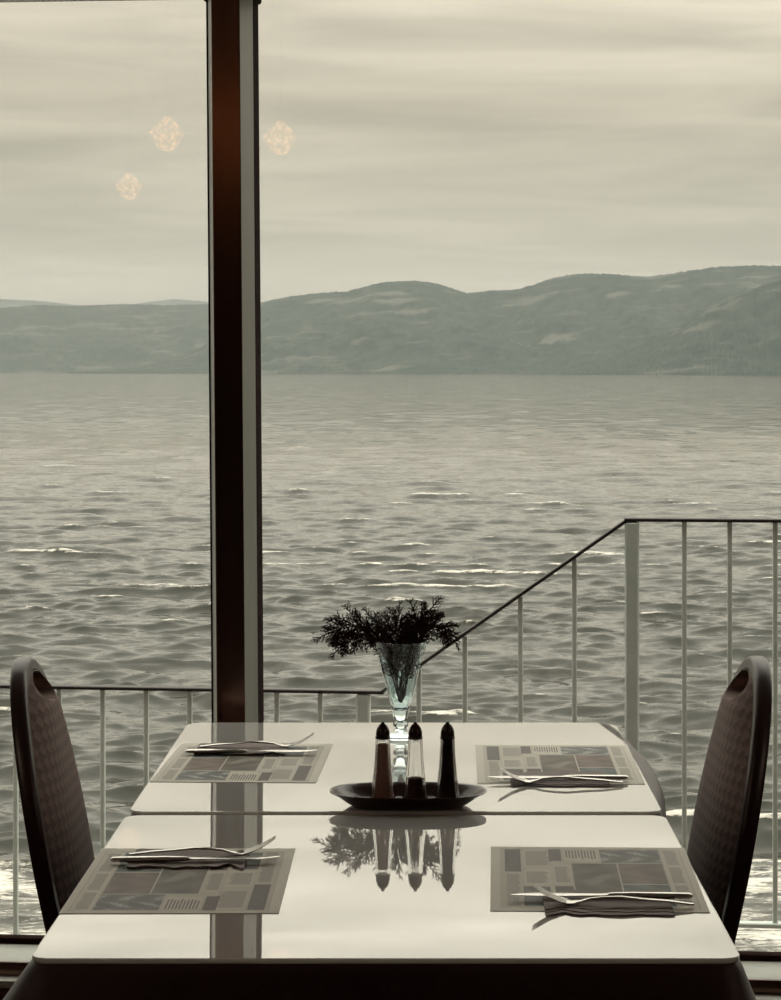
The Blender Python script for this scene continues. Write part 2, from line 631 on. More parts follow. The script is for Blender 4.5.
make_hill('distant_hills', [(-160, 304), (-60, 301), (0, 299), (40, 301), (75, 305), (120, 306), (150, 302), (175, 299), (200, 301), (235, 304), (300, 309), (420, 318)],
          lambda t: 17500 + t * 0, lambda t: 20500 + t * 0, 'pale far mountain ridge showing above the left hills', 5)
make_hill('hills', [(-260, 309), (-150, 306), (-60, 310), (0, 308), (40, 305), (80, 306), (120, 304), (160, 305), (205, 304), (240, 303), (290, 301), (340, 300), (420, 318)],
          lambda t: 9600 - 6000 * t * 0, lambda t: 11600 + t * 0, 'long low wooded hill across the water at the left', 8)
make_hill('hills', [(70, 372), (140, 367), (195, 352), (235, 322), (258, 303), (280, 298), (300, 295), (330, 292), (348, 292), (362, 287), (385, 282), (410, 280.5), (432, 282), (452, 288), (468, 294),
                    (490, 290), (512, 290.5), (530, 286), (556, 277), (580, 273.5), (612, 274), (640, 276.5), (662, 275), (690, 270.5), (715, 267), (745, 265.5), (790, 266),
                    (840, 270), (900, 285), (1000, 300)],
          lambda t: 6600 - 3200 * t, lambda t: 8600 - 3000 * t, 'high wooded hills across the water rising to the right', 2)
make_hill('hills', [(560, 371.5), (600, 362), (640, 345), (675, 328), (705, 310), (735, 296), (765, 284), (790, 278), (830, 276), (900, 290), (1000, 320)],
          lambda t: 5600 - 2500 * t, lambda t: 6600 - 2600 * t, 'darker wooded spur descending to the water in front of the right hills', 14)


def make_haze():
    m = bpy.data.materials.new('sea_haze')
    m.use_nodes = True
    nt = m.node_tree
    nt.nodes.clear()
    o = nt.nodes.new('ShaderNodeOutputMaterial')
    v = nt.nodes.new('ShaderNodeVolumeScatter')
    v.inputs['Color'].default_value = (0.92, 0.99, 0.99, 1)
    v.inputs['Density'].default_value = 2.5e-5
    nt.links.new(v.outputs[0], o.inputs['Volume'])
    h = obj('haze', box_bm((0, 12500, 480), (16000, 23600, 1010)), m, smooth=0)
    tag(h, 'thin pale haze over the far water and hills', 'haze', kind='stuff')


make_haze()

# ------------------------------------------------------------------ room shell
WIN_Y, WIN_SLOPE = 4.13, -0.087                     # window line y = WIN_Y + WIN_SLOPE * x
WA = math.atan(WIN_SLOPE)
WM = Matrix.Translation((0, WIN_Y, 0)) @ Matrix.Rotation(WA, 4, 'Z')     # window frame: u along, v outwards (+y), z up
SILL_Z, HEAD_Z = 0.294, 2.096


def wobj(name, bm, m, parent=None, smooth=35):
    return obj(name, bm, m, parent, smooth, mtx=WM)


def structure(o, label=None, cat=None):
    return tag(o, label, cat, kind='structure')


X0, X1, Y0, CEIL = -4.2, 4.4, -6.0, 2.75
structure(obj('floor', box_bm(((X0 + X1) / 2, -0.75, -0.05), (X1 - X0 + 0.4, 10.6, 0.1)), M['carpet'], smooth=0))
structure(obj('ceiling', box_bm(((X0 + X1) / 2, -0.75, CEIL + 0.05), (X1 - X0 + 0.4, 10.6, 0.1)), M['ceiling'], smooth=0))
structure(obj('wall_back', box_bm(((X0 + X1) / 2, Y0 - 0.1, CEIL / 2), (X1 - X0 + 0.4, 0.2, CEIL)), M['wall'], smooth=0))
structure(obj('wall_left', box_bm((X0 - 0.1, -0.75, CEIL / 2), (0.2, 10.6, CEIL)), M['wall'], smooth=0))
structure(obj('wall_right', box_bm((X1 + 0.1, -0.75, CEIL / 2), (0.2, 10.6, CEIL)), M['wall'], smooth=0))
wf = bmesh.new()
add_box(wf, (0.1, 0.06, 0.13), (8.9, 0.10, 0.26))
add_box(wf, (0.1, 0.06, (HEAD_Z + 0.06 + CEIL) / 2), (8.9, 0.16, CEIL - HEAD_Z - 0.06))
structure(wobj('wall_front', wf, M['wall'], smooth=0))

# sill: a grey ledge, a brown nosing, a narrow lower ledge
sl = bmesh.new()
add_box(sl, (0.1, -0.05, 0.2725), (8.6, 0.118, 0.025), 0.003)
structure(wobj('trim_1', sl, M['sill_paint']), 'grey painted window ledge under the glass', 'window ledge')
sl = bmesh.new()
add_box(sl, (0.1, -0.1115, 0.272), (8.6, 0.005, 0.024))
add_box(sl, (0.1, -0.02, 0.12), (8.6, 0.06, 0.24))
structure(wobj('trim_2', sl, M['brown_metal'], smooth=0), 'dark brown facing below the window ledge', 'window trim')
sl = bmesh.new()
add_box(sl, (0.1, -0.099, 0.252), (8.6, 0.098, 0.014), 0.002)
structure(wobj('trim_3', sl, M['sill_paint']), 'narrow grey lower ledge under the window', 'window ledge')
sl = bmesh.new()
add_box(sl, (0.1, 0.025, 0.290), (8.6, 0.03, 0.012), 0.002)
structure(wobj('trim_4', sl, M['dark_gasket']), 'dark bottom rail holding the window glass', 'window trim')
sl = bmesh.new()
add_box(sl, (0.1, 0.01, HEAD_Z + 0.035), (8.6, 0.12, 0.07), 0.003)
structure(wobj('trim_5', sl, M['brown_metal']), 'dark brown window head rail', 'window trim')

# mullions
MULL = [-2.45, -0.3604, 1.72]
TILT = Matrix.Translation((MULL[1], 0, 1.25)) @ Matrix.Rotation(math.radians(-0.45), 4, 'Y') @ Matrix.Translation((-MULL[1], 0, -1.25))      # the old post leans a little


def mullion(u0, name, label):
    t = bpy.data.objects.new(name, None)
    link(t)
    structure(t, label, 'window post')
    z0, z1 = 0.285, HEAD_Z
    def part(pname, poly, m):
        b = bmesh.new()
        add_prism(b, [(u0 + u, v) for u, v in poly][::-1], z0, z1)
        b.transform(TILT)
        return wobj(pname, b, m, t, 20)
    part('frame_core', [(-0.049, 0.05), (-0.049, -0.012), (-0.0455, -0.0145), (0.0385, -0.0145), (0.0405, -0.012), (0.0405, 0.05)], M['dark_gasket'])
    part('front_cover', [(-0.0300, -0.016), (-0.0300, -0.060), (-0.0290, -0.061), (0.0220, -0.061), (0.0230, -0.060), (0.0230, -0.016)], M['brown_metal'])
    part('side_strip', [(0.0232, -0.016), (0.0232, -0.058), (0.0404, -0.018), (0.0404, -0.016)], M['grey_metal'])['label'] = 'grey metal side of the post'
    part('edge_strip', [(-0.0439, -0.016), (-0.0439, -0.020), (-0.0308, -0.057), (-0.0302, -0.057), (-0.0302, -0.016)], M['grey_metal'])['label'] = 'thin pale edge strip of the post'
    b = bmesh.new()
    add_box(b, (u0 - 0.010, 0.0, HEAD_Z - 0.008), (0.104, 0.09, 0.016), 0.005)
    wobj('top_bracket', b, M['dark_gasket'], t)
    return t


mullion(MULL[1], 'trim_6', 'dark brown upright window post left of the vase')
mullion(MULL[0], 'trim_7', 'dark brown upright window post far to the left')
mullion(MULL[2], 'trim_8', 'dark brown upright window post far to the right')
for i, (a, b) in enumerate(((-4.2, MULL[0]), (MULL[0], MULL[1]), (MULL[1], MULL[2]), (MULL[2], 4.3))):
    g = bmesh.new()
    add_box(g, ((a + b) / 2, 0.027, (SILL_Z + HEAD_Z) / 2), (b - a, 0.006, HEAD_Z - SILL_Z + 0.01))
    structure(wobj('window_%d' % (i + 1), g, M['pane'], smooth=0))


# ------------------------------------------------------------------ balcony and railing
RA, RB = 5.4, -0.105                        # railing line y = RA + RB * x


def on_rail(px, py):
    k = (px - PX0) / F_PX
    d = RA / (1 - RB * k)
    return Vector((k * d, d, CAM_Z - (py - PY0) * d / F_PX))


RROT = Matrix.Rotation(math.atan(RB), 3, 'Z')
dk = bmesh.new()
add_box(dk, (2.15, 4.85, -0.13), (4.0, 1.3, 0.1))
structure(obj('balcony_floor', dk, M['deck'], smooth=0, mtx=Matrix.Translation((0, 0.0, 0))))
dk = bmesh.new()
add_box(dk, (-2.35, 5.0, -0.55), (4.4, 1.5, 0.1))
for k in range(2):
    add_box(dk, (0.02 - 0.28 * k + 0.06, 4.95, -0.26 - 0.135 * k), (0.30, 1.2, 0.05))
structure(obj('landing_floor', dk, M['deck'], smooth=0))


def railing():
    t = thing('balcony_railing', 'pale grey metal railing with dark handrail stepping down to the left outside the window', 'railing', (0, RA, -0.08))
    inv = Matrix.Translation((0, -RA, 0.08))
    top_u = on_rail(632, 519.6).z
    top_l = on_rail(363, 691.5).z
    pu, pl = on_rail(626, 519.6), on_rail(383, 691.5)
    bars = {'top_rail': [], 'bottom_rail': []}

    def bar(name, a, b, w, h, m):
        bm = bmesh.new()
        a, b = Vector(a), Vector(b)
        d = b - a
        dx = math.hypot(d.x, d.y)
        rot = Matrix.Rotation(math.atan2(d.y, d.x), 3, 'Z') @ Matrix.Rotation(-math.atan2(d.z, dx), 3, 'Y')
        add_box(bm, (a + b) / 2, (d.length, w, h), min(w, h) * 0.2, 1, rot)
        return obj(name, bm, m, t, 30, mtx=inv)
    on = lambda x, z: Vector((x, RA + RB * x, z))
    bar('top_rail', on(pu.x - 0.004, top_u), on(2.6, top_u), 0.034, 0.0085, M['rail_dark'])
    bar('top_rail', on(pl.x - 0.004, top_l), on(pu.x + 0.004, top_u), 0.034, 0.0085, M['rail_dark'])
    bar('top_rail', on(-2.8, top_l), on(pl.x + 0.004, top_l), 0.034, 0.0085, M['rail_dark'])
    zb = 0.043
    bl = zb - (top_u - top_l)
    bar('bottom_rail', on(pu.x, zb), on(2.6, zb), 0.03, 0.011, M['rail_paint'])
    bar('bottom_rail', on(pl.x, bl), on(pu.x, zb), 0.03, 0.011, M['rail_paint'])
    bar('bottom_rail', on(-2.8, bl), on(pl.x, bl), 0.03, 0.011, M['rail_paint'])

    def upright(name, px, w, z0, z1):
        k = (px - PX0) / F_PX
        d = RA / (1 - RB * k)
        bm = bmesh.new()
        add_box(bm, (k * d, d, (z0 + z1) / 2), (w, w, z1 - z0), w * 0.12, 1, RROT)
        return obj(name, bm, M['rail_paint'], t, 30, mtx=inv)
    upright('post', 632, 0.035, -0.08, top_u - 0.005)
    upright('post', 363.5, 0.033, -0.50, top_l - 0.005)
    for i in range(9):
        upright('baluster', 684.3 + 45.4 * i, 0.0115, zb, top_u - 0.005)
    for px in (574.5, 520.5, 465.0, 419.0):
        k = (px - 383) / (626 - 383)
        upright('baluster', px, 0.0115, bl + k * (zb - bl), top_l + k * (top_u - top_l) - 0.006)
    for i in range(14):
        upright('baluster', 320.3 - 43.5 * i, 0.0115, bl, top_l - 0.005)
    return t


railing()

# ------------------------------------------------------------------ tables
TX0, TX1, TZ = -0.427, 0.340, 0.75
TABLES = [('nearer', 2.366, 3.129), ('farther', 3.155, 3.951)]


def make_table(which, y0, y1, label):
    cx, cy = (TX0 + TX1) / 2, (y0 + y1) / 2
    t = thing('dining_table', label, 'table', (cx, cy, 0), 0, 'square tables pushed together at the window')
    inv = Matrix.Translation((-cx, -cy, 0))
    b = bmesh.new()
    r = [0.022, 0.022, 0.022, 0.022] if which == 'nearer' else [0.025, 0.05, 0.03, 0.025]
    poly = rounded_rect(TX0, y0, TX1, y1, r)

    def inset(d):
        c = rounded_rect(TX0 + d, y0 + d, TX1 - d, y1 - d, [q - d for q in r])
        return c
    rings = [[(x, y, TZ - 0.0058) for x, y in inset(0.0006)], [(x, y, TZ - 0.0052) for x, y in inset(0)],
             [(x, y, TZ - 0.0012) for x, y in inset(0)], [(x, y, TZ - 0.0003) for x, y in inset(0.0004)], [(x, y, TZ) for x, y in inset(0.0016)]]
    add_rings(b, rings)
    obj('table_top', b, M['white_top'], t, 0, mtx=inv)['label'] = 'white glass covered top'
    b = bmesh.new()
    add_prism(b, rounded_rect(TX0 + 0.012, y0 + 0.012, TX1 - 0.012, y1 - 0.012, 0.02), 0.715, TZ - 0.0072)
    obj('under_board', b, M['wood_leg'], t, 25, mtx=inv)
    b = bmesh.new()
    add_lathe(b, [(0.16, 0.69), (0.16, 0.715)], 24, (cx, cy, 0))
    add_lathe(b, [(0.05, 0.05), (0.042, 0.08), (0.04, 0.69)], 24, (cx, cy, 0))
    obj('pedestal', b, M['wood_leg'], t, 35, mtx=inv)
    b = bmesh.new()
    for a in (0, 90):
        add_box(b, (cx, cy, 0.03), (0.56, 0.07, 0.05), 0.012, 2, Matrix.Rotation(math.radians(a + 45), 3, 'Z'))
    obj('base', b, M['wood_leg'], t, 35, mtx=inv)
    return t


make_table('nearer', *TABLES[0][1:], 'nearer of two white topped tables, with the dark cloth front below it')
make_table('farther', *TABLES[1][1:], 'farther white topped table carrying the vase and shaker tray, against the window')


def make_cloth(y0, y1, flare, label):
    """flare(x, y, nx, ny, drop) -> outward offset of the hanging cloth."""
    n = 14
    # perimeter sampled densely along the sides too
    c = rounded_rect(TX0 + 0.002, y0 + 0.002, TX1 - 0.002, y1 - 0.002, 0.022, 10)
    per = []
    for i, p in enumerate(c):
        q = c[(i + 1) % len(c)]
        L_ = math.hypot(q[0] - p[0], q[1] - p[1])
        m = max(1, int(L_ / 0.012))
        for k in range(m):
            per.append((p[0] + (q[0] - p[0]) * k / m, p[1] + (q[1] - p[1]) * k / m))
    N = len(per)
    nrm = []
    for i in range(N):
        a, b = per[i - 1], per[(i + 1) % N]
        d = (b[0] - a[0], b[1] - a[1])
        l = math.hypot(*d)
        nrm.append((d[1] / l, -d[0] / l))
    rings = []
    drops = [0.0, 0.002, 0.006, 0.012, 0.022, 0.036, 0.055, 0.08, 0.11, 0.14, 0.17, 0.19]
    for dz in drops:
        ring = []
        for (x, y), (a, b) in zip(per, nrm):
            o = flare(x, y, a, b, dz)
            ring.append((x + a * o, y + b * o, TZ - 0.0062 - dz))
        rings.append(ring)
    bm = bmesh.new()
    add_rings(bm, rings, cap=False)
    bm.verts.ensure_lookup_table()
    bm.faces.new([bm.verts[i] for i in range(N)])
    o = obj('tablecloth', bm, M['cloth'], None, 60)
    return tag(o, label, 'tablecloth', 'dark cloths under the white table tops')


def flare_near(x, y, a, b, dz):
    y0, y1 = TABLES[0][1], TABLES[0][2]
    cl = max(0, 1 - math.hypot(x - TX0, y - y0) / 0.16)
    cr = max(0, 1 - math.hypot(x - TX1, y - y0) / 0.16)
    o = 0.003 * min(1, dz / 0.006) + dz * 0.05
    o += dz * (0.85 * cl ** 0.8 + 0.42 * cr ** 0.8)
    o += 0.010 * min(1, dz / 0.1) * math.sin(x * 19 + y * 13)
    if y > y1 - 0.03:
        o = min(o, 0.004)
    return o


def flare_far(x, y, a, b, dz):
    y0, y1 = TABLES[1][1], TABLES[1][2]
    o = 0.002 * min(1, dz / 0.006) + dz * 0.06
    if x > TX1 - 0.03 and y > y0 + 0.02:
        s = (y1 - y) / (y1 - y0)
        k = max(0, math.sin(math.pi * min(1, s * 1.02)) ** 0.9)
        o += (0.034 * k) * (1 - math.exp(-dz / 0.006))
    else:
        o += 0.008 * min(1, dz / 0.1) * math.sin(x * 19 + y * 13)
    if y < y0 + 0.025:
        o = min(o, 0.004)
    return o


make_cloth(*TABLES[0][1:], flare_near, 'dark brown cloth hanging below the front edge of the nearer table')
make_cloth(*TABLES[1][1:], flare_far, 'dark cloth showing its fold past the right edge of the farther table')


# ------------------------------------------------------------------ placemats
def placemat_mesh():
    W, H = 0.256, 0.347                      # x: from the table middle (0) to the diner's edge (1); y: away
    nu, nv = 126, 176
    rng = random.Random(4)
    paper = (0.50, 0.485, 0.43)
    img = [[paper for _ in range(nv)] for _ in range(nu)]

    def rect(u0, u1, v0, v1, c, var=0.0, fn=None):
        for i in range(int(u0 * nu), max(int(u0 * nu) + 1, int(u1 * nu))):
            for j in range(int(v0 * nv), max(int(v0 * nv) + 1, int(v1 * nv))):
                if 0 <= i < nu and 0 <= j < nv:
                    k = 1 + rng.uniform(-var, var)
                    if fn:
                        k *= fn((i + 0.5) / nu, (j + 0.5) / nv)
                    img[i][j] = tuple(q * k for q in c)

    def text(u0, u1, v0, v1, c=(0.27, 0.26, 0.23), along='u'):
        """Blocks of unreadable small print: fine rules of uneven length."""
        i0, i1, j0, j1 = int(u0 * nu), int(u1 * nu), int(v0 * nv), int(v1 * nv)
        if along == 'u':
            for j in range(j0, j1, 2):
                for i in range(i0, i1 - rng.randrange(0, max(1, (i1 - i0) // 3))):
                    img[i][j] = c
        else:
            for i in range(i0, i1, 2):
                for j in range(j0, j1 - rng.randrange(0, max(1, (j1 - j0) // 3))):
                    img[i][j] = c
    blot = lambda s, p: (lambda u, v: 1 + 0.28 * math.sin(u * 34 * s + p + 2.2 * math.sin(v * 21 * s)) * math.sin(v * 27 * s + p * 2))
    # v = 0 far, 1 near (right-hand mat as the camera sees it)
    rect(0.05, 0.97, 0.03, 0.96, (0.40, 0.385, 0.335), 0.05)
    rect(0.075, 0.155, 0.05, 0.42, (0.21, 0.19, 0.175), 0.15)
    text(0.08, 0.15, 0.46, 0.93)
    rect(0.17, 0.32, 0.05, 0.34, (0.44, 0.42, 0.37), 0.04)
    text(0.18, 0.31, 0.08, 0.32)
    rect(0.17, 0.30, 0.38, 0.62, (0.46, 0.44, 0.39), 0.05)
    text(0.18, 0.29, 0.42, 0.60)
    rect(0.16, 0.29, 0.65, 0.93, (0.20, 0.215, 0.20), 0.12, blot(1.0, 0.3))
    rect(0.30, 0.365, 0.04, 0.24, (0.22, 0.185, 0.175), 0.1)
    rect(0.38, 0.55, 0.04, 0.24, (0.46, 0.44, 0.385), 0.04)
    text(0.385, 0.545, 0.06, 0.22, (0.24, 0.22, 0.2), 'v')
    rect(0.31, 0.40, 0.30, 0.62, (0.43, 0.41, 0.36), 0.06)
    text(0.32, 0.39, 0.34, 0.58)
    rect(0.41, 0.63, 0.28, 0.74, (0.215, 0.19, 0.15), 0.08, blot(0.7, 1.3))
    for j in range(nv):                      # a pale leaf shape in the middle picture
        for i in range(nu):
            u, v = (i + 0.5) / nu, (j + 0.5) / nv
            c = 0.52 + 0.05 * math.sin((u - 0.42) * 26)
            if 0.44 < u < 0.61 and abs(v - c) < 0.055 * math.sin((u - 0.44) / 0.17 * math.pi):
                img[i][j] = (0.36, 0.33, 0.27)
    rect(0.56, 0.86, 0.05, 0.27, (0.25, 0.255, 0.245), 0.1, blot(1.2, 2.0))
    rect(0.64, 0.86, 0.28, 0.60, (0.27, 0.205, 0.17), 0.07, blot(0.9, 0.1))
    rect(0.64, 0.86, 0.61, 0.93, (0.19, 0.225, 0.22), 0.1, blot(1.1, 4.0))
    rect(0.31, 0.40, 0.64, 0.93, (0.19, 0.165, 0.15), 0.08)
    rect(0.41, 0.63, 0.76, 0.94, (0.43, 0.415, 0.36), 0.05)
    text(0.42, 0.62, 0.78, 0.92, (0.22, 0.2, 0.18), 'v')
    rect(0.87, 0.965, 0.03, 0.96, (0.46, 0.44, 0.385), 0.03)
    text(0.885, 0.95, 0.06, 0.30)
    text(0.885, 0.95, 0.34, 0.58)
    text(0.885, 0.95, 0.62, 0.92)
    bm = bmesh.new()
    z = lambda x, y: 0.0007 + 0.0002 * math.sin(x * 40) * math.sin(y * 31)
    g = [[bm.verts.new((i / nu * W - W / 2, H / 2 - j / nv * H, z(i / nu * W, j / nv * H))) for j in range(nv + 1)] for i in range(nu + 1)]
    cols = []
    for i in range(nu):
        for j in range(nv):
            bm.faces.new((g[i][j], g[i + 1][j], g[i + 1][j + 1], g[i][j + 1]))
            cols.append(tuple(q * (1.6 if min(img[i][j]) > 0.28 else 0.85) for q in img[i][j]))
    # paper thickness: rim and underside
    edge = [g[i][0] for i in range(nu + 1)] + [g[nu][j] for j in range(1, nv + 1)] + [g[i][nv] for i in range(nu - 1, -1, -1)] + [g[0][j] for j in range(nv - 1, 0, -1)]
    low = [bm.verts.new((v.co.x, v.co.y, 0.0002)) for v in edge]
    for k in range(len(edge)):
        k2 = (k + 1) % len(edge)
        bm.faces.new((edge[k], edge[k2], low[k2], low[k]))
        cols.append(paper)
    bm.faces.new(low)
    cols.append(paper)
    me = bpy.data.meshes.new('placemat')
    bmesh.ops.recalc_face_normals(bm, faces=bm.faces)
    bm.to_mesh(me)
    bm.free()
    at = me.attributes.new('print', 'FLOAT_COLOR', 'FACE')
    at.data.foreach_set('color', np.array([c + (1,) for c in cols], dtype=np.float32).ravel())
    m = mat('printed_paper', paper, 0.5, spec=0.15)
    N, L, b = nodes(m)
    a = N.new('ShaderNodeAttribute')
    a.attribute_name = 'print'
    L.new(a.outputs['Color'], b.inputs['Base Color'])
    me.materials.append(m)
    return me


PM = placemat_mesh()
for (cx, cy, rz, lab) in (
        (0.2085, 2.742, -1.8, 'printed paper placemat at the right of the nearer table'),
        (-0.3000, 2.734, 180.2, 'printed paper placemat at the left of the nearer table'),
        (0.2090, 3.536, -0.8, 'printed paper placemat at the right of the farther table'),
        (-0.2910, 3.549, 178.2, 'printed paper placemat at the left of the farther table, by the window post')):
    o = link(bpy.data.objects.new('placemat', PM))
    o.location = (cx, cy, TZ)
    o.rotation_euler = (0, 0, math.radians(rz))
    tag(o, lab, 'placemat', 'printed paper placemats on the tables')


# ------------------------------------------------------------------ cutlery and napkins
def ribbon(bm, st):
    """st: list of (x, y, z, half width, thickness); a strip with an oval section."""
    rings = []
    for (x, y, z, w, t) in st:
        rings.append([(x, y + w * math.cos(2 * math.pi * k / 12), z + t / 2 * math.sin(2 * math.pi * k / 12)) for k in range(12)])
    add_rings(bm, rings)


def fork_mesh():
    bm = bmesh.new()                         # x from the handle end towards the tines
    prof = [(0.0, 0.0015, 0.0035, 0.003), (0.004, 0.0018, 0.006, 0.003), (0.03, 0.0050, 0.0062, 0.0028), (0.06, 0.0066, 0.0052, 0.003), (0.085, 0.0088, 0.0042, 0.0034),
            (0.105, 0.0080, 0.0034, 0.0036), (0.122, 0.0062, 0.0036, 0.0034), (0.133, 0.0034, 0.0062, 0.0026), (0.142, 0.0024, 0.0105, 0.0021), (0.150, 0.0030, 0.0118, 0.002)]
    ribbon(bm, [(x, 0, z + 0.002, w, t) for x, z, w, t in prof])
    for k in range(4):
        y = (k - 1.5) * 0.0066
        ribbon(bm, [(0.148, y, 0.0047, 0.0027, 0.002), (0.158, y, 0.0075, 0.0025, 0.0019), (0.170, y, 0.0125, 0.0022, 0.0018),
                    (0.182, y, 0.0195, 0.0018, 0.0016), (0.190, y * 0.98, 0.0245, 0.0008, 0.001)])
    me = bpy.data.meshes.new('fork')
    bmesh.ops.recalc_face_normals(bm, faces=bm.faces)
    bm.to_mesh(me)
    bm.free()
    smooth_by_angle(me, 50)
    me.materials.append(M['steel'])
    return me


def knife_meshes():
    bm = bmesh.new()
    ribbon(bm, [(0, 0, 0.006, 0.005, 0.004), (0.003, 0, 0.006, 0.0075, 0.0068), (0.03, 0, 0.006, 0.0082, 0.0075), (0.07, 0, 0.0065, 0.007, 0.007), (0.092, 0, 0.0065, 0.0052, 0.006), (0.1, 0, 0.0065, 0.0058, 0.0045)])
    h = bm
    b2 = bmesh.new()
    ribbon(b2, [(0.098, 0.0, 0.0065, 0.0055, 0.0034), (0.106, 0.001, 0.0065, 0.0078, 0.0024), (0.15, 0.0015, 0.0068, 0.0092, 0.002), (0.185, 0.001, 0.0070, 0.0095, 0.0018), (0.203, 0.003, 0.0072, 0.0070, 0.0016),
                (0.213, 0.0055, 0.0074, 0.0034, 0.0013), (0.2165, 0.007, 0.0075, 0.0010, 0.0008)])
    out = []
    for n, b in (('handle', h), ('blade', b2)):
        me = bpy.data.meshes.new(n)
        bmesh.ops.recalc_face_normals(b, faces=b.faces)
        b.to_mesh(me)
        b.free()
        smooth_by_angle(me, 50)
        me.materials.append(M['steel'])
        out.append(me)
    return out


def napkin_mesh():
    """A long folded napkin: three soft layers, a wavy open front and a fish-tail end."""
    bm = bmesh.new()
    Lx, Wy = 0.150, 0.105
    nx, nl = 40, 14
    rng = random.Random(9)
    for layer in range(3):
        rings = []
        for i in range(nx + 1):
            s = i / nx
            x = (s - 0.5) * Lx
            wob = 0.0016 * math.sin(s * 17 + layer * 1.9) + 0.001 * math.sin(s * 37 + layer)
            f0 = -Wy / 2 - 0.004 * layer * 0.6 + wob * 2.2
            f1 = Wy / 2 - 0.012 * layer + wob
            pinch = 1.0 - 0.25 * math.exp(-((s - 0.86) / 0.06) ** 2)
            if s > 0.9:
                k = (s - 0.9) / 0.1
                f0 -= 0.013 * k
                f1 += 0.004 * k
            z0 = 0.0003 + layer * 0.0007
            ring = []
            for k in range(nl):                                  # top, far to near
                q = k / (nl - 1)
                y = f1 + (f0 - f1) * q
                lift = 0.0012 * (layer / 2) * max(0, math.sin(s * 9 + 0.6)) * q ** 3
                ring.append((x, y * pinch, z0 + 0.0006 + 0.00015 * math.sin(s * 23 + q * 5 + layer * 2) + lift))
            for k in range(nl):
                q = 1 - k / (nl - 1)
                y = f1 + (f0 - f1) * q
                lift = 0.0012 * (layer / 2) * max(0, math.sin(s * 9 + 0.6)) * q ** 3
                ring.append((x, y * pinch, z0 + lift * 0.8))
            rings.append(ring)
        add_rings(bm, rings)
    me = bpy.data.meshes.new('napkin')
    bmesh.ops.recalc_face_normals(bm, faces=bm.faces)
    bm.to_mesh(me)
    bm.free()
    smooth_by_angle(me, 50)
    me.materials.append(M['napkin'])
    return me


FORK, NAPKIN = fork_mesh(), napkin_mesh()
HANDLE, BLADE = knife_meshes()
# (place, napkin centre, napkin angle, knife handle end, knife angle, fork handle end, fork angle): angles point from handle to tip
def at_d(px, d):
    return Vector(((px - PX0) * d / F_PX, d, TZ))


SETS = [
    ('on the nearer right placemat', at_d(607, 2.602), 180, on_top(692, 896, 0.756), 179.0, on_top(694, 904.5, 0.7545), 177.0),
    ('on the nearer left placemat', at_d(190, 2.847), 0, on_top(111, 859, 0.757), 1.0, on_top(129, 854.5, 0.7545), 2.0),
    ('on the farther right placemat', at_d(559, 3.392), 180, on_top(628, 777, 0.757), 179.5, on_top(623, 782.5, 0.7545), 177.0),
    ('on the farther left placemat', at_d(242, 3.667), 0, on_top(186, 751, 0.757), -0.5, on_top(200, 746.5, 0.7545), 1.5),
]
for place, nc, na, kc, ka, fc, fa in SETS:
    n = link(bpy.data.objects.new('napkin', NAPKIN))
    n.location = (nc.x, nc.y, TZ + 0.0009)
    n.rotation_euler = (0, 0, math.radians(na))
    tag(n, 'folded dark napkin under the cutlery ' + place, 'napkin', 'folded napkins on the placemats')
    k = thing('table_knife', 'steel table knife lying on the napkin ' + place, 'knife', (kc.x, kc.y, TZ + 0.0006), math.radians(ka), 'steel knives')
    link(bpy.data.objects.new('handle', HANDLE), k)
    link(bpy.data.objects.new('blade', BLADE), k)
    f = link(bpy.data.objects.new('fork', FORK))
    f.location = (fc.x, fc.y, TZ + 0.0012)
    f.rotation_euler = (0, 0, math.radians(fa))
    tag(f, 'steel fork with raised tines lying on the napkin ' + place, 'fork', 'steel forks')


# ------------------------------------------------------------------ shaker tray
TRAY = Vector((-0.026, 3.199, TZ))


def make_tray():
    bm = bmesh.new()

    def stadium(hx, hy, z, p=2.6, n=64):
        out = []
        for k in range(n):
            a = 2 * math.pi * k / n
            c, s = math.cos(a), math.sin(a)
            out.append((hx * math.copysign(abs(c) ** (2 / p), c), hy * math.copysign(abs(s) ** (2 / p), s), z))
        return out
    rings = [stadium(0.074, 0.036, 0.0005), stadium(0.081, 0.042, 0.0010), stadium(0.090, 0.048, 0.0065), stadium(0.102, 0.056, 0.0150), stadium(0.110, 0.061, 0.0195), stadium(0.1135, 0.0635, 0.0208),
             stadium(0.1140, 0.064, 0.0218), stadium(0.1125, 0.0630, 0.0225), stadium(0.1085, 0.0595, 0.0212), stadium(0.099, 0.053, 0.0160), stadium(0.086, 0.045, 0.0078),
             stadium(0.078, 0.039, 0.0042), stadium(0.06, 0.03, 0.0036)]
    add_rings(bm, rings)
    o = obj('shaker_tray', bm, M['tray'], None, 50)
    o.location = TRAY
    return tag(o, 'oblong dark brown plastic tray holding the three shakers', 'tray')


make_tray()


def flute(a, z):
    return 1.0 + 0.035 * math.cos(8 * a)


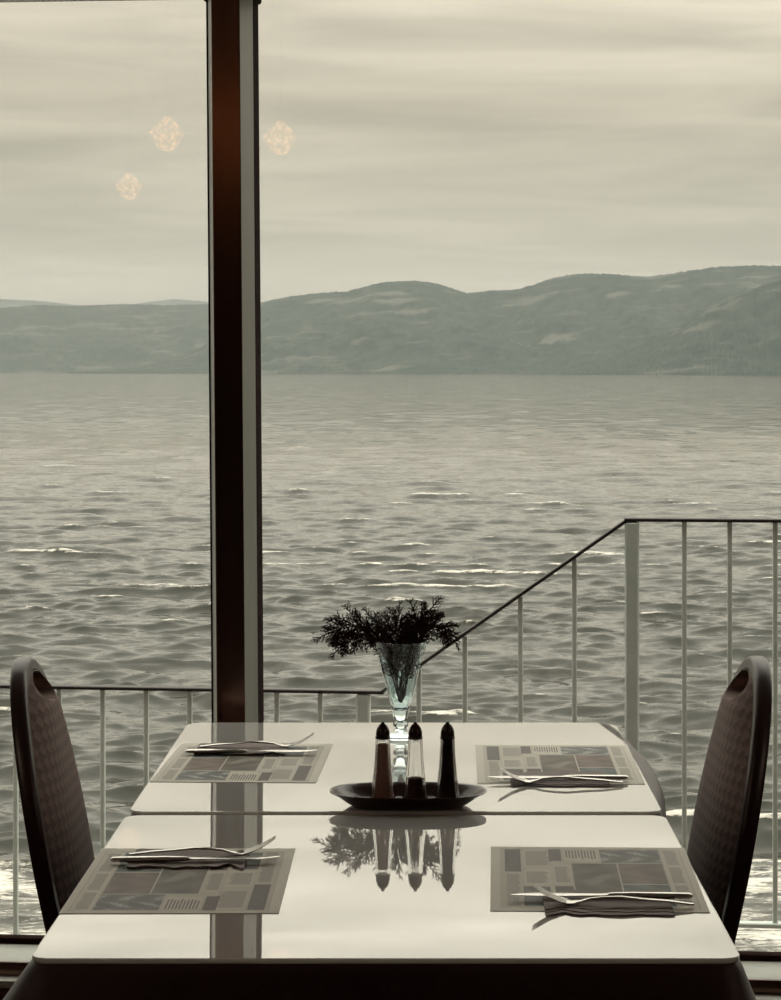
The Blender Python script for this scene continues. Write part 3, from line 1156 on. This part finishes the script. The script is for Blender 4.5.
def make_shaker(px, label, fill, fill_top, cap_mat):
    x = (px - PX0) * 3.192 / F_PX
    t = thing('spice_shaker', label, 'shaker', (x, 3.192, TZ + 0.0040), 0, 'shakers in the dark tray')
    outer = [(0.0170, 0.0), (0.0184, 0.0015), (0.0186, 0.004), (0.0170, 0.014), (0.0148, 0.030), (0.0128, 0.048), (0.0113, 0.066), (0.0104, 0.082), (0.0100, 0.0945)]
    inner = [(0.0086, 0.0945), (0.0090, 0.081), (0.0099, 0.065), (0.0113, 0.047), (0.0132, 0.029), (0.0153, 0.013), (0.0160, 0.006), (0.011, 0.0045)]
    b = bmesh.new()
    add_lathe(b, outer + inner, 48, rfun=lambda a, z: flute(a, z))
    obj('glass_body', b, M['shaker_glass'], t, 40)
    prof = [(r - 0.0003, z) for r, z in reversed(inner) if z < fill_top]
    pts = [(0.0088, 0.0052)] + prof[1:]
    rt = np.interp(fill_top, [z for r, z in reversed(inner)], [r for r, z in reversed(inner)]) - 0.0003
    pts += [(rt, fill_top), (rt * 0.55, fill_top + 0.0012), (0.001, fill_top + 0.0015)]
    b = bmesh.new()
    add_lathe(b, pts, 32, rfun=lambda a, z: flute(a, z) * 0.985)
    obj('contents', b, fill, t, 40)
    b = bmesh.new()
    add_lathe(b, [(0.0103, 0.0940), (0.0110, 0.0950), (0.0110, 0.0966), (0.0101, 0.0975), (0.0102, 0.1005), (0.0098, 0.1045), (0.0084, 0.1095), (0.0060, 0.1135), (0.0034, 0.1158), (0.0022, 0.1170), (0.0026, 0.1180), (0.0020, 0.1190), (0.0004, 0.1194)], 32)
    obj('cap', b, cap_mat, t, 30)
    return t


spice = noise_color(mat('brown_spice', (0.16, 0.085, 0.06), 0.9), (0.36, 0.215, 0.165), (0.46, 0.29, 0.23), 900, bump=0.3)
cinn = noise_color(mat('red_brown_spice', (0.07, 0.03, 0.02), 0.9), (0.06, 0.026, 0.018), (0.09, 0.04, 0.03), 900, bump=0.3)
pepper = noise_color(mat('ground_dark_pepper', (0.03, 0.014, 0.012), 0.9), (0.018, 0.009, 0.008), (0.038, 0.02, 0.017), 1200, bump=0.3)
make_shaker(382.8, 'glass shaker nearly full of pale brown spice, leftmost of the three in the tray', spice, 0.086, M['cap'])
make_shaker(415.3, 'half empty glass shaker with dark red brown spice, middle one in the tray', cinn, 0.037, M['cap'])
make_shaker(447.5, 'glass shaker full of almost black spice, rightmost of the three in the tray', pepper, 0.093, M['cap'])

# ------------------------------------------------------------------ vase and cedar sprigs
VASE = Vector((-0.0435, 3.78, TZ))


def make_vase():
    t = thing('bud_vase', 'footed clear glass vase with spiral fluted trumpet bowl behind the shaker tray', 'vase', VASE)
    b = bmesh.new()
    out = [(0.0122, 0.034), (0.0140, 0.044), (0.0175, 0.058), (0.0222, 0.078), (0.0275, 0.100), (0.0335, 0.124), (0.0400, 0.148), (0.0460, 0.1655), (0.0472, 0.1680)]
    inn = [(0.0455, 0.1684), (0.0430, 0.162), (0.0380, 0.146), (0.0317, 0.122), (0.0257, 0.098), (0.0202, 0.076), (0.0150, 0.058), (0.0095, 0.050), (0.002, 0.048)]
    prof = [(0.004, 0.0295, 0)] + [(r, z, 1) for r, z in out] + [(r, z, 0) for r, z in inn]
    rings = []
    for r, z, rib in prof:
        k = 0.042 * rib * min(1, max(0, (z - 0.036) / 0.02)) * min(1, max(0.15, (0.169 - z) / 0.03))
        rings.append([(r * (1 + k * math.cos(9 * a + z * 75)) * math.cos(a), r * (1 + k * math.cos(9 * a + z * 75)) * math.sin(a), z) for a in (2 * math.pi * q / 108 for q in range(108))])
    add_rings(b, rings)
    obj('bowl', b, M['vase_glass'], t, 60)
    b = bmesh.new()
    wob = lambda a, z: 1.0 + 0.05 * math.cos(6 * a + z * 120)
    add_lathe(b, [(0.005, 0.0295), (0.0100, 0.0285), (0.0135, 0.0255), (0.0135, 0.0225), (0.0100, 0.0195), (0.0095, 0.0165), (0.0120, 0.0135), (0.006, 0.0105)], 60, rfun=wob)
    obj('stem', b, M['vase_glass'], t, 60)
    b = bmesh.new()
    add_lathe(b, [(0.030, 0.0006), (0.0325, 0.0015), (0.0325, 0.0040), (0.0285, 0.0065), (0.018, 0.0090), (0.006, 0.0102)], 60)
    obj('foot', b, M['vase_glass'], t, 40)
    return t


make_vase()
M['cedar'] = noise_color(mat('dried_cedar', (0.02, 0.012, 0.010), 0.9, spec=0.12), (0.020, 0.008, 0.006), (0.042, 0.018, 0.013), 300)
M['cedar_stem'] = noise_color(mat('cedar_twig', (0.03, 0.016, 0.012), 0.7), (0.02, 0.011, 0.009), (0.035, 0.02, 0.015), 200)


def cedar(label, stem_pts, main, seed, spread=0.034, plane=(0, -0.3, 1), density=1.0, droop=0.0):
    """A flat fan of scale-leaved twigs on a curving main twig. All points in metres, relative to the vase base."""
    rng = random.Random(seed)
    t = thing('cedar_sprig', label, 'sprig', VASE, 0, 'dark cedar sprigs in the vase')
    b = bmesh.new()
    add_tube(b, stem_pts, [0.0016] * len(stem_pts), 6)
    obj('stem', b, M['cedar_stem'], t, 60)
    b = bmesh.new()
    main = [Vector(p) for p in main]

    def leafy(p, d, L, r, depth, n):
        """A twig clad in small pointed scales, branching alternately in the fan's plane."""
        steps = max(3, int(L / 0.0032))
        pts = [p]
        dd = d.normalized()
        for i in range(steps):
            dd = (dd + Vector((rng.uniform(-1, 1), rng.uniform(-1, 1), rng.uniform(-1, 1))) * 0.05 + Vector((0, 0, -1)) * droop * 0.05).normalized()
            pts.append(pts[-1] + dd * (L / steps))
        add_tube(b, pts, [r * (1 - 0.55 * i / steps) for i in range(steps)] + [r * 0.15], 5, 0.75)
        for i in range(1, steps):
            s = 1 if i % 2 else -1
            fwd = (pts[i + 1 if i + 1 < len(pts) else i] - pts[i - 1]).normalized()
            side = fwd.cross(n).normalized() * s
            tip = pts[i] + fwd * 0.0022 + side * (r * 1.7)
            add_tube(b, [pts[i] - fwd * 0.0006, pts[i] + fwd * 0.001 + side * r * 1.1, tip], [r * 0.75, r * 0.62, 0.0001], 4, 0.6)
            if depth > 0 and rng.random() < (0.62 if depth == 1 else 0.85) * density and i < steps - 1:
                taper = 1 - 0.62 * i / steps
                bl = L * (0.52 if depth == 2 else 0.5) * taper * rng.uniform(0.75, 1.2)
                if bl > 0.0045:
                    bd = (fwd * rng.uniform(0.75, 1.05) + side * rng.uniform(0.55, 0.85) + n * rng.uniform(-0.35, 0.35)).normalized()
                    leafy(pts[i], bd, bl, r * 0.86, depth - 1, n)
    n = Vector(plane).normalized()
    # main twig
    add_tube(b, main, [0.0016 * (1 - 0.6 * i / (len(main) - 1)) for i in range(len(main))], 6)
    seg = []
    for i in range(len(main) - 1):
        k = 8
        for q in range(k):
            seg.append((main[i].lerp(main[i + 1], q / k), (main[i + 1] - main[i]).normalized(), (i + q / k) / (len(main) - 1)))
    for j, (p, d, s) in enumerate(seg):
        if s < 0.12:
            continue
        side = d.cross(n).normalized() * (1 if j % 2 else -1)
        L = spread * (0.45 + 0.75 * math.sin(math.pi * min(1, s * 0.75 + 0.2))) * rng.uniform(0.75, 1.15)
        leafy(p, (d * 0.9 + side * rng.uniform(0.5, 0.9) + n * rng.uniform(-0.5, 0.5)), L * 1.12, 0.0016, 1, n)
    leafy(main[-1], main[-1] - main[-2], spread * 1.1, 0.0016, 1, n)
    obj('foliage', b, M['cedar'], t, 0)
    return t


def px_pt(px, py, dy=0.0):
    """A point of the bouquet given where the photograph shows it, at the vase's distance plus dy, relative to the vase base."""
    d = VASE.y + dy
    return Vector(((px - PX0) * d / F_PX - VASE.x, dy, CAM_Z - (py - PY0) * d / F_PX - VASE.z))


PP = px_pt
cedar('dark cedar sprig reaching far out to the left over the vase rim', [PP(400, 703), PP(397, 676), PP(388, 652, -0.004), PP(378, 638, -0.006)],
      [PP(386, 648, -0.004), PP(374, 632, -0.01), PP(357, 626, -0.012), PP(342, 628, -0.014), PP(332, 632, -0.016)], 3, 0.034, (0.15, -0.95, 0.25), 1.0, 0.5)
cedar('lower dark cedar sprig drooping at the left of the vase rim', [PP(399, 702, 0.004), PP(394, 672, 0.004), PP(383, 645, 0.004)],
      [PP(390, 655, 0.004), PP(380, 640, 0.004), PP(364, 634, 0.002), PP(348, 640, 0.0), PP(341, 646, 0.0)], 41, 0.027, (-0.1, -0.95, 0.2), 1.0, 1.0)
cedar('dark cedar sprig standing up highest at the right of the vase', [PP(401, 703, 0.003), PP(404, 676, 0.003), PP(408, 650, 0.004), PP(412, 638, 0.004)],
      [PP(406, 655, 0.004), PP(412, 636, 0.004), PP(421, 620, 0.003), PP(428, 612, 0.002)], 7, 0.034, (0.1, -0.95, 0.3), 1.1)
cedar('dark cedar sprig bending out to the right of the vase with a drooping tip', [PP(402, 703, -0.003), PP(408, 678, -0.003), PP(415, 652, -0.005), PP(420, 641, -0.006)],
      [PP(412, 655, -0.005), PP(424, 634, -0.008), PP(436, 626, -0.010), PP(445, 629, -0.011), PP(451, 637, -0.012)], 12, 0.027, (-0.1, -0.95, 0.3), 1.0, 0.9)
cedar('short dark cedar sprig filling the middle of the vase mouth', [PP(400, 702, 0.006), PP(398, 676, 0.006), PP(396, 655, 0.004)],
      [PP(400, 668, 0.004), PP(396, 648, 0.0), PP(396, 630, -0.006), PP(398, 620, -0.010)], 21, 0.032, (0, -0.9, 0.4), 1.2)
cedar('dense dark cedar sprig pushed down inside the vase bowl', [PP(401, 703, -0.005), PP(401, 688, -0.005), PP(402, 675, -0.006)],
      [PP(400, 690, -0.004), PP(402, 668, -0.006), PP(404, 648, -0.010), PP(408, 630, -0.014)], 33, 0.026, (0.3, -0.9, 0.2), 1.2)
cedar('dark cedar sprig between the left and the middle ones, at the back of the vase', [PP(399, 702, 0.010), PP(394, 672, 0.012), PP(388, 650, 0.014)],
      [PP(397, 680, 0.010), PP(390, 655, 0.014), PP(382, 634, 0.018), PP(374, 622, 0.020)], 55, 0.030, (0.1, -0.95, 0.3), 1.2)
cedar('dark cedar sprig behind the tall right one, at the back of the vase', [PP(402, 702, 0.010), PP(407, 672, 0.012), PP(412, 650, 0.014)],
      [PP(404, 678, 0.010), PP(410, 654, 0.014), PP(415, 634, 0.018), PP(420, 624, 0.020)], 61, 0.028, (-0.1, -0.95, 0.3), 1.2)
cedar('dark cedar sprig pressed against the left wall of the vase bowl', [PP(399, 702, -0.006), PP(396, 690, -0.008), PP(393, 680, -0.010)],
      [PP(394, 684, -0.008), PP(390, 670, -0.010), PP(387, 656, -0.012), PP(385, 643, -0.014)], 71, 0.019, (0.1, -0.95, 0.1), 1.3)
cedar('dark cedar sprig pressed against the right wall of the vase bowl', [PP(402, 702, -0.006), PP(405, 690, -0.008), PP(408, 680, -0.010)],
      [PP(406, 684, -0.008), PP(410, 670, -0.010), PP(413, 656, -0.012), PP(415, 643, -0.014)], 83, 0.019, (-0.1, -0.95, 0.1), 1.3)


# ------------------------------------------------------------------ chairs
def fabric_material():
    m = mat('woven_brown_fabric', (0.07, 0.03, 0.022), 0.75, sheen=0.15)
    N, L, b = nodes(m)
    uv = N.new('ShaderNodeUVMap')
    mp = N.new('ShaderNodeMapping')
    mp.inputs['Scale'].default_value = (70, 70, 70)
    mp.inputs['Rotation'].default_value = (0, 0, math.radians(45))
    L.new(uv.outputs[0], mp.inputs['Vector'])
    ck = N.new('ShaderNodeTexChecker')
    ck.inputs['Scale'].default_value = 1.0
    ck.inputs['Color1'].default_value = (0.090, 0.042, 0.031, 1)
    ck.inputs['Color2'].default_value = (0.165, 0.088, 0.066, 1)
    L.new(mp.outputs[0], ck.inputs['Vector'])
    vo = N.new('ShaderNodeTexVoronoi')
    vo.inputs['Scale'].default_value = 1.0
    vo.inputs['Randomness'].default_value = 0.15
    L.new(mp.outputs[0], vo.inputs['Vector'])
    bp = N.new('ShaderNodeBump')
    bp.invert = True
    bp.inputs['Strength'].default_value = 0.35
    bp.inputs['Distance'].default_value = 0.002
    L.new(vo.outputs['Distance'], bp.inputs['Height'])
    L.new(bp.outputs[0], b.inputs['Normal'])
    L.new(ck.outputs['Color'], b.inputs['Base Color'])
    return m


FABRIC = fabric_material()
BZ0, BZM, BZT, BW = 0.44, 0.62, 0.918, 0.190         # back: bottom, widest height, top, half width


def back_half_width(z, inset=0.0):
    zt, w = BZT - inset, BW - inset
    if z >= BZM:
        q = (z - BZM) / (zt - BZM)
        return w * max(0.0, 1 - q ** 2.0) ** 0.5
    q = (BZM - z) / (BZM - BZ0)
    return w - 0.035 * q ** 1.6


def back_x(z):
    """Recline: the back leans away from the seat as it rises."""
    s = (z - 0.45)
    return -0.205 - 0.165 * s - 0.06 * s * s


def make_chair(label):
    t = thing('banquet_chair', label, 'chair', (0, 0, 0), 0, 'dark round backed banquet chairs')
    # oval frame: one loop from the left foot of the back, over the top, to the right foot
    path = []
    zs = list(np.linspace(BZ0 - 0.02, 0.83, 22)) + [BZT - (BZT - 0.83) * (1 - math.sin(a)) for a in np.linspace(0.08, math.pi / 2, 20)]
    inset = 0.013
    for z in zs:
        z_ = min(z, BZT) - (inset if z >= BZT - 1e-6 else 0) * 0
        path.append((back_half_width(min(z, BZT - 1e-4)) - 0, z))
    loop = [(-w, z) for w, z in path] + [(w, z) for w, z in path[::-1][1:]]
    # inner side offset along the in-plane normal
    rings = []
    n = len(loop)
    band, th = 0.022, 0.027
    for i, (y, z) in enumerate(loop):
        a, c = loop[max(0, i - 1)], loop[min(n - 1, i + 1)]
        d = Vector((c[0] - a[0], c[1] - a[1]))
        d = d.normalized() if d.length > 1e-9 else Vector((1, 0))
        nr = Vector((d.y, -d.x))                          # points inwards for this direction of travel
        ring = []
        for (o, h) in ((0.0, -th / 2 + 0.006), (0.003, -th / 2 + 0.001), (0.006, -th / 2), (band - 0.004, -th / 2), (band, -th / 2 + 0.004), (band, th / 2 - 0.004), (band - 0.004, th / 2), (0.006, th / 2), (0.003, th / 2 - 0.001), (0.0, th / 2 - 0.006)):
            yy, zz = y + nr.x * o, z + nr.y * o
            ring.append((back_x(zz) + h, yy, zz))
        rings.append(ring)
    b = bmesh.new()
    add_rings(b, rings)
    obj('back_frame', b, M['chair_frame'], t, 40)
    # padded panel filling the oval, with a hand hole below the top of the frame
    b = bmesh.new()
    nu, nv = 28, 40
    front, back = [], []
    z_lo, z_hi = BZ0 + 0.0, BZT - 0.022
    for j in range(nv + 1):
        q = j / nv
        z = z_lo + (z_hi - z_lo) * (1 - (1 - q) ** 1.35)
        w = max(0.004, back_half_width(min(z, BZT - 0.0205), 0.0195))
        fr, bk = [], []
        for i in range(nu + 1):
            u = -1 + 2 * i / nu
            u = math.copysign(abs(u) ** 0.85, u)
            y = u * w
            edge = (1 - abs(u) ** 3.0) * min(1, max(0, (z_hi - z) / 0.05)) ** 0.6 * min(1, (z - z_lo) / 0.02 + 0.3)
            fr.append((back_x(z) + 0.012 + 0.026 * max(0, edge), y, z))
            bk.append((back_x(z) - 0.008 - 0.006 * max(0, edge), y, z))
        front.append([b.verts.new(p) for p in fr])
        back.append([b.verts.new(p) for p in bk])
    for g in (front, back):
        for j in range(nv):
            for i in range(nu):
                b.faces.new((g[j][i], g[j][i + 1], g[j + 1][i + 1], g[j + 1][i]))
    rim_f = [front[j][0] for j in range(nv + 1)] + front[nv][1:] + [front[j][nu] for j in range(nv - 1, -1, -1)] + front[0][1:nu][::-1]
    rim_b = [back[j][0] for j in range(nv + 1)] + back[nv][1:] + [back[j][nu] for j in range(nv - 1, -1, -1)] + back[0][1:nu][::-1]
    for k in range(len(rim_f)):
        k2 = (k + 1) % len(rim_f)
        b.faces.new((rim_f[k], rim_f[k2], rim_b[k2], rim_b[k]))
    pad = obj('backrest', b, FABRIC, t, 40)
    hole = bmesh.new()
    rings = []
    for x in (-0.5, 0.1):
        rings.append([(x, 0.050 * math.cos(2 * math.pi * k / 32), BZT - 0.046 + 0.0235 * math.sin(2 * math.pi * k / 32)) for k in range(32)])
    add_rings(hole, rings)
    cutter = obj('hole', hole, FABRIC, None, 0)
    md = pad.modifiers.new('cut', 'BOOLEAN')
    md.operation = 'DIFFERENCE'
    md.solver = 'EXACT'
    md.object = cutter
    bpy.context.view_layer.update()
    dg = bpy.context.evaluated_depsgraph_get()
    me = bpy.data.meshes.new_from_object(pad.evaluated_get(dg))
    pad.modifiers.clear()
    pad.data = me
    bpy.data.objects.remove(cutter)
    smooth_by_angle(me, 40)
    uvl = me.uv_layers.new(name='UVMap')
    for lp in me.loops:
        co = me.vertices[lp.vertex_index].co
        uvl.data[lp.index].uv = (co.y * 1.0, co.z * 1.0)
    # seat
    b = bmesh.new()
    poly = rounded_rect(-0.205, -0.205, 0.215, 0.205, [0.06, 0.06, 0.04, 0.04], 8)
    ins = lambda d: [(x * (1 - d / 0.2), y * (1 - d / 0.2)) for x, y in poly]
    add_rings(b, [[(x, y, 0.436) for x, y in ins(0.004)], [(x, y, 0.442) for x, y in ins(0)], [(x, y, 0.468) for x, y in ins(0)], [(x, y, 0.482) for x, y in ins(0.008)], [(x, y, 0.489) for x, y in ins(0.03)], [(x, y, 0.492) for x, y in ins(0.09)]])
    sc = obj('seat', b, FABRIC, t, 40)
    uvl = sc.data.uv_layers.new(name='UVMap')
    for lp in sc.data.loops:
        co = sc.data.vertices[lp.vertex_index].co
        uvl.data[lp.index].uv = (co.x, co.y)
    b = bmesh.new()
    for s in (-1, 1):
        add_box(b, (0, s * 0.18, 0.425), (0.38, 0.022, 0.022), 0.003)
    for x in (-0.19, 0.19):
        add_box(b, (x, 0, 0.425), (0.022, 0.36, 0.022), 0.003)
    obj('seat_frame', b, M['chair_frame'], t, 40)
    for s in (-1, 1):
        b = bmesh.new()
        add_tube(b, [(0.185, s * 0.18, 0.436), (0.195, s * 0.185, 0.2), (0.205, s * 0.19, 0.0)], [0.0125, 0.0115, 0.010], 12)
        obj('leg', b, M['chair_frame'], t, 50)
        b = bmesh.new()
        add_tube(b, [(back_x(0.43), s * (back_half_width(0.44) - 0.012), 0.44), (-0.205, s * 0.165, 0.30), (-0.235, s * 0.175, 0.12), (-0.275, s * 0.18, 0.0)], [0.0135, 0.0125, 0.0115, 0.010], 12)
        obj('leg', b, M['chair_frame'], t, 50)
    return t


chair = make_chair('dark banquet chair with round padded back at the left of the farther table')
CH_Y = 3.56
chair.location = (-0.357, CH_Y, 0)
chair.rotation_euler = (0, 0, math.radians(0.3))
c2 = copy_tree(chair)
c2['label'] = 'dark banquet chair with round padded back at the right of the farther table'
c2.location = (0.245, CH_Y, 0)
c2.rotation_euler = (0, 0, math.radians(180 + 2.5))


# ------------------------------------------------------------------ pendant lamps (seen as reflections in the glass)
def lamp_material():
    m = bpy.data.materials.new('glowing_shade')
    m.use_nodes = True
    nt = m.node_tree
    nt.nodes.clear()
    o = nt.nodes.new('ShaderNodeOutputMaterial')
    e = nt.nodes.new('ShaderNodeEmission')
    tc = nt.nodes.new('ShaderNodeTexCoord')
    v = nt.nodes.new('ShaderNodeTexVoronoi')
    v.inputs['Scale'].default_value = 52
    r = nt.nodes.new('ShaderNodeValToRGB')
    r.color_ramp.elements[0].color = (1.0, 0.50, 0.20, 1)
    r.color_ramp.elements[1].color = (0.22, 0.08, 0.022, 1)
    r.color_ramp.elements[1].position = 0.6
    nt.links.new(tc.outputs['Object'], v.inputs['Vector'])
    nt.links.new(v.outputs['Distance'], r.inputs['Fac'])
    nt.links.new(r.outputs['Color'], e.inputs['Color'])
    e.inputs['Strength'].default_value = 5.5
    nt.links.new(e.outputs[0], o.inputs['Surface'])
    return m


M['glow'] = lamp_material()


def make_lamp(px, py, label, z=2.19):
    d = (z - CAM_Z) * F_PX / (PY0 - py)
    v = Vector(((px - PX0) * d / F_PX, d))
    m = Vector((-WIN_SLOPE, 1)).normalized()
    s = (v - Vector((0, WIN_Y))).dot(m)
    p = v - 2 * s * m
    t = thing('pendant_lamp', label, 'lamp', (p.x, p.y, z), 0.4, 'warm pendant lamps reflected in the window')
    b = bmesh.new()
    add_lathe(b, [(0.012, -0.056), (0.030, -0.050), (0.050, -0.022), (0.064, 0.008), (0.040, 0.034), (0.014, 0.058), (0.010, 0.064)], 5)
    obj('lamp_shade', b, M['glow'], t, 0)
    b = bmesh.new()
    add_lathe(b, [(0.016, 0.060), (0.018, 0.064), (0.018, 0.10), (0.010, 0.11)], 16)
    obj('socket', b, M['cap'], t)
    b = bmesh.new()
    add_lathe(b, [(0.0025, 0.105), (0.0025, CEIL - z - 0.02)], 8)
    obj('cord', b, M['cap'], t)
    b = bmesh.new()
    add_lathe(b, [(0.02, CEIL - z - 0.03), (0.05, CEIL - z - 0.012), (0.05, CEIL - z)], 24)
    obj('ceiling_rose', b, M['cap'], t)
    return t


make_lamp(165, 133, 'glowing faceted pendant lamp whose reflection floats left of the window post, upper of two')
make_lamp(127, 186, 'glowing faceted pendant lamp with the lowest reflection in the left pane')
make_lamp(279, 137, 'glowing faceted pendant lamp reflected in the right pane beside the window post')
make_lamp(229, 131, 'glowing faceted pendant lamp whose glow streaks down the brown window post')
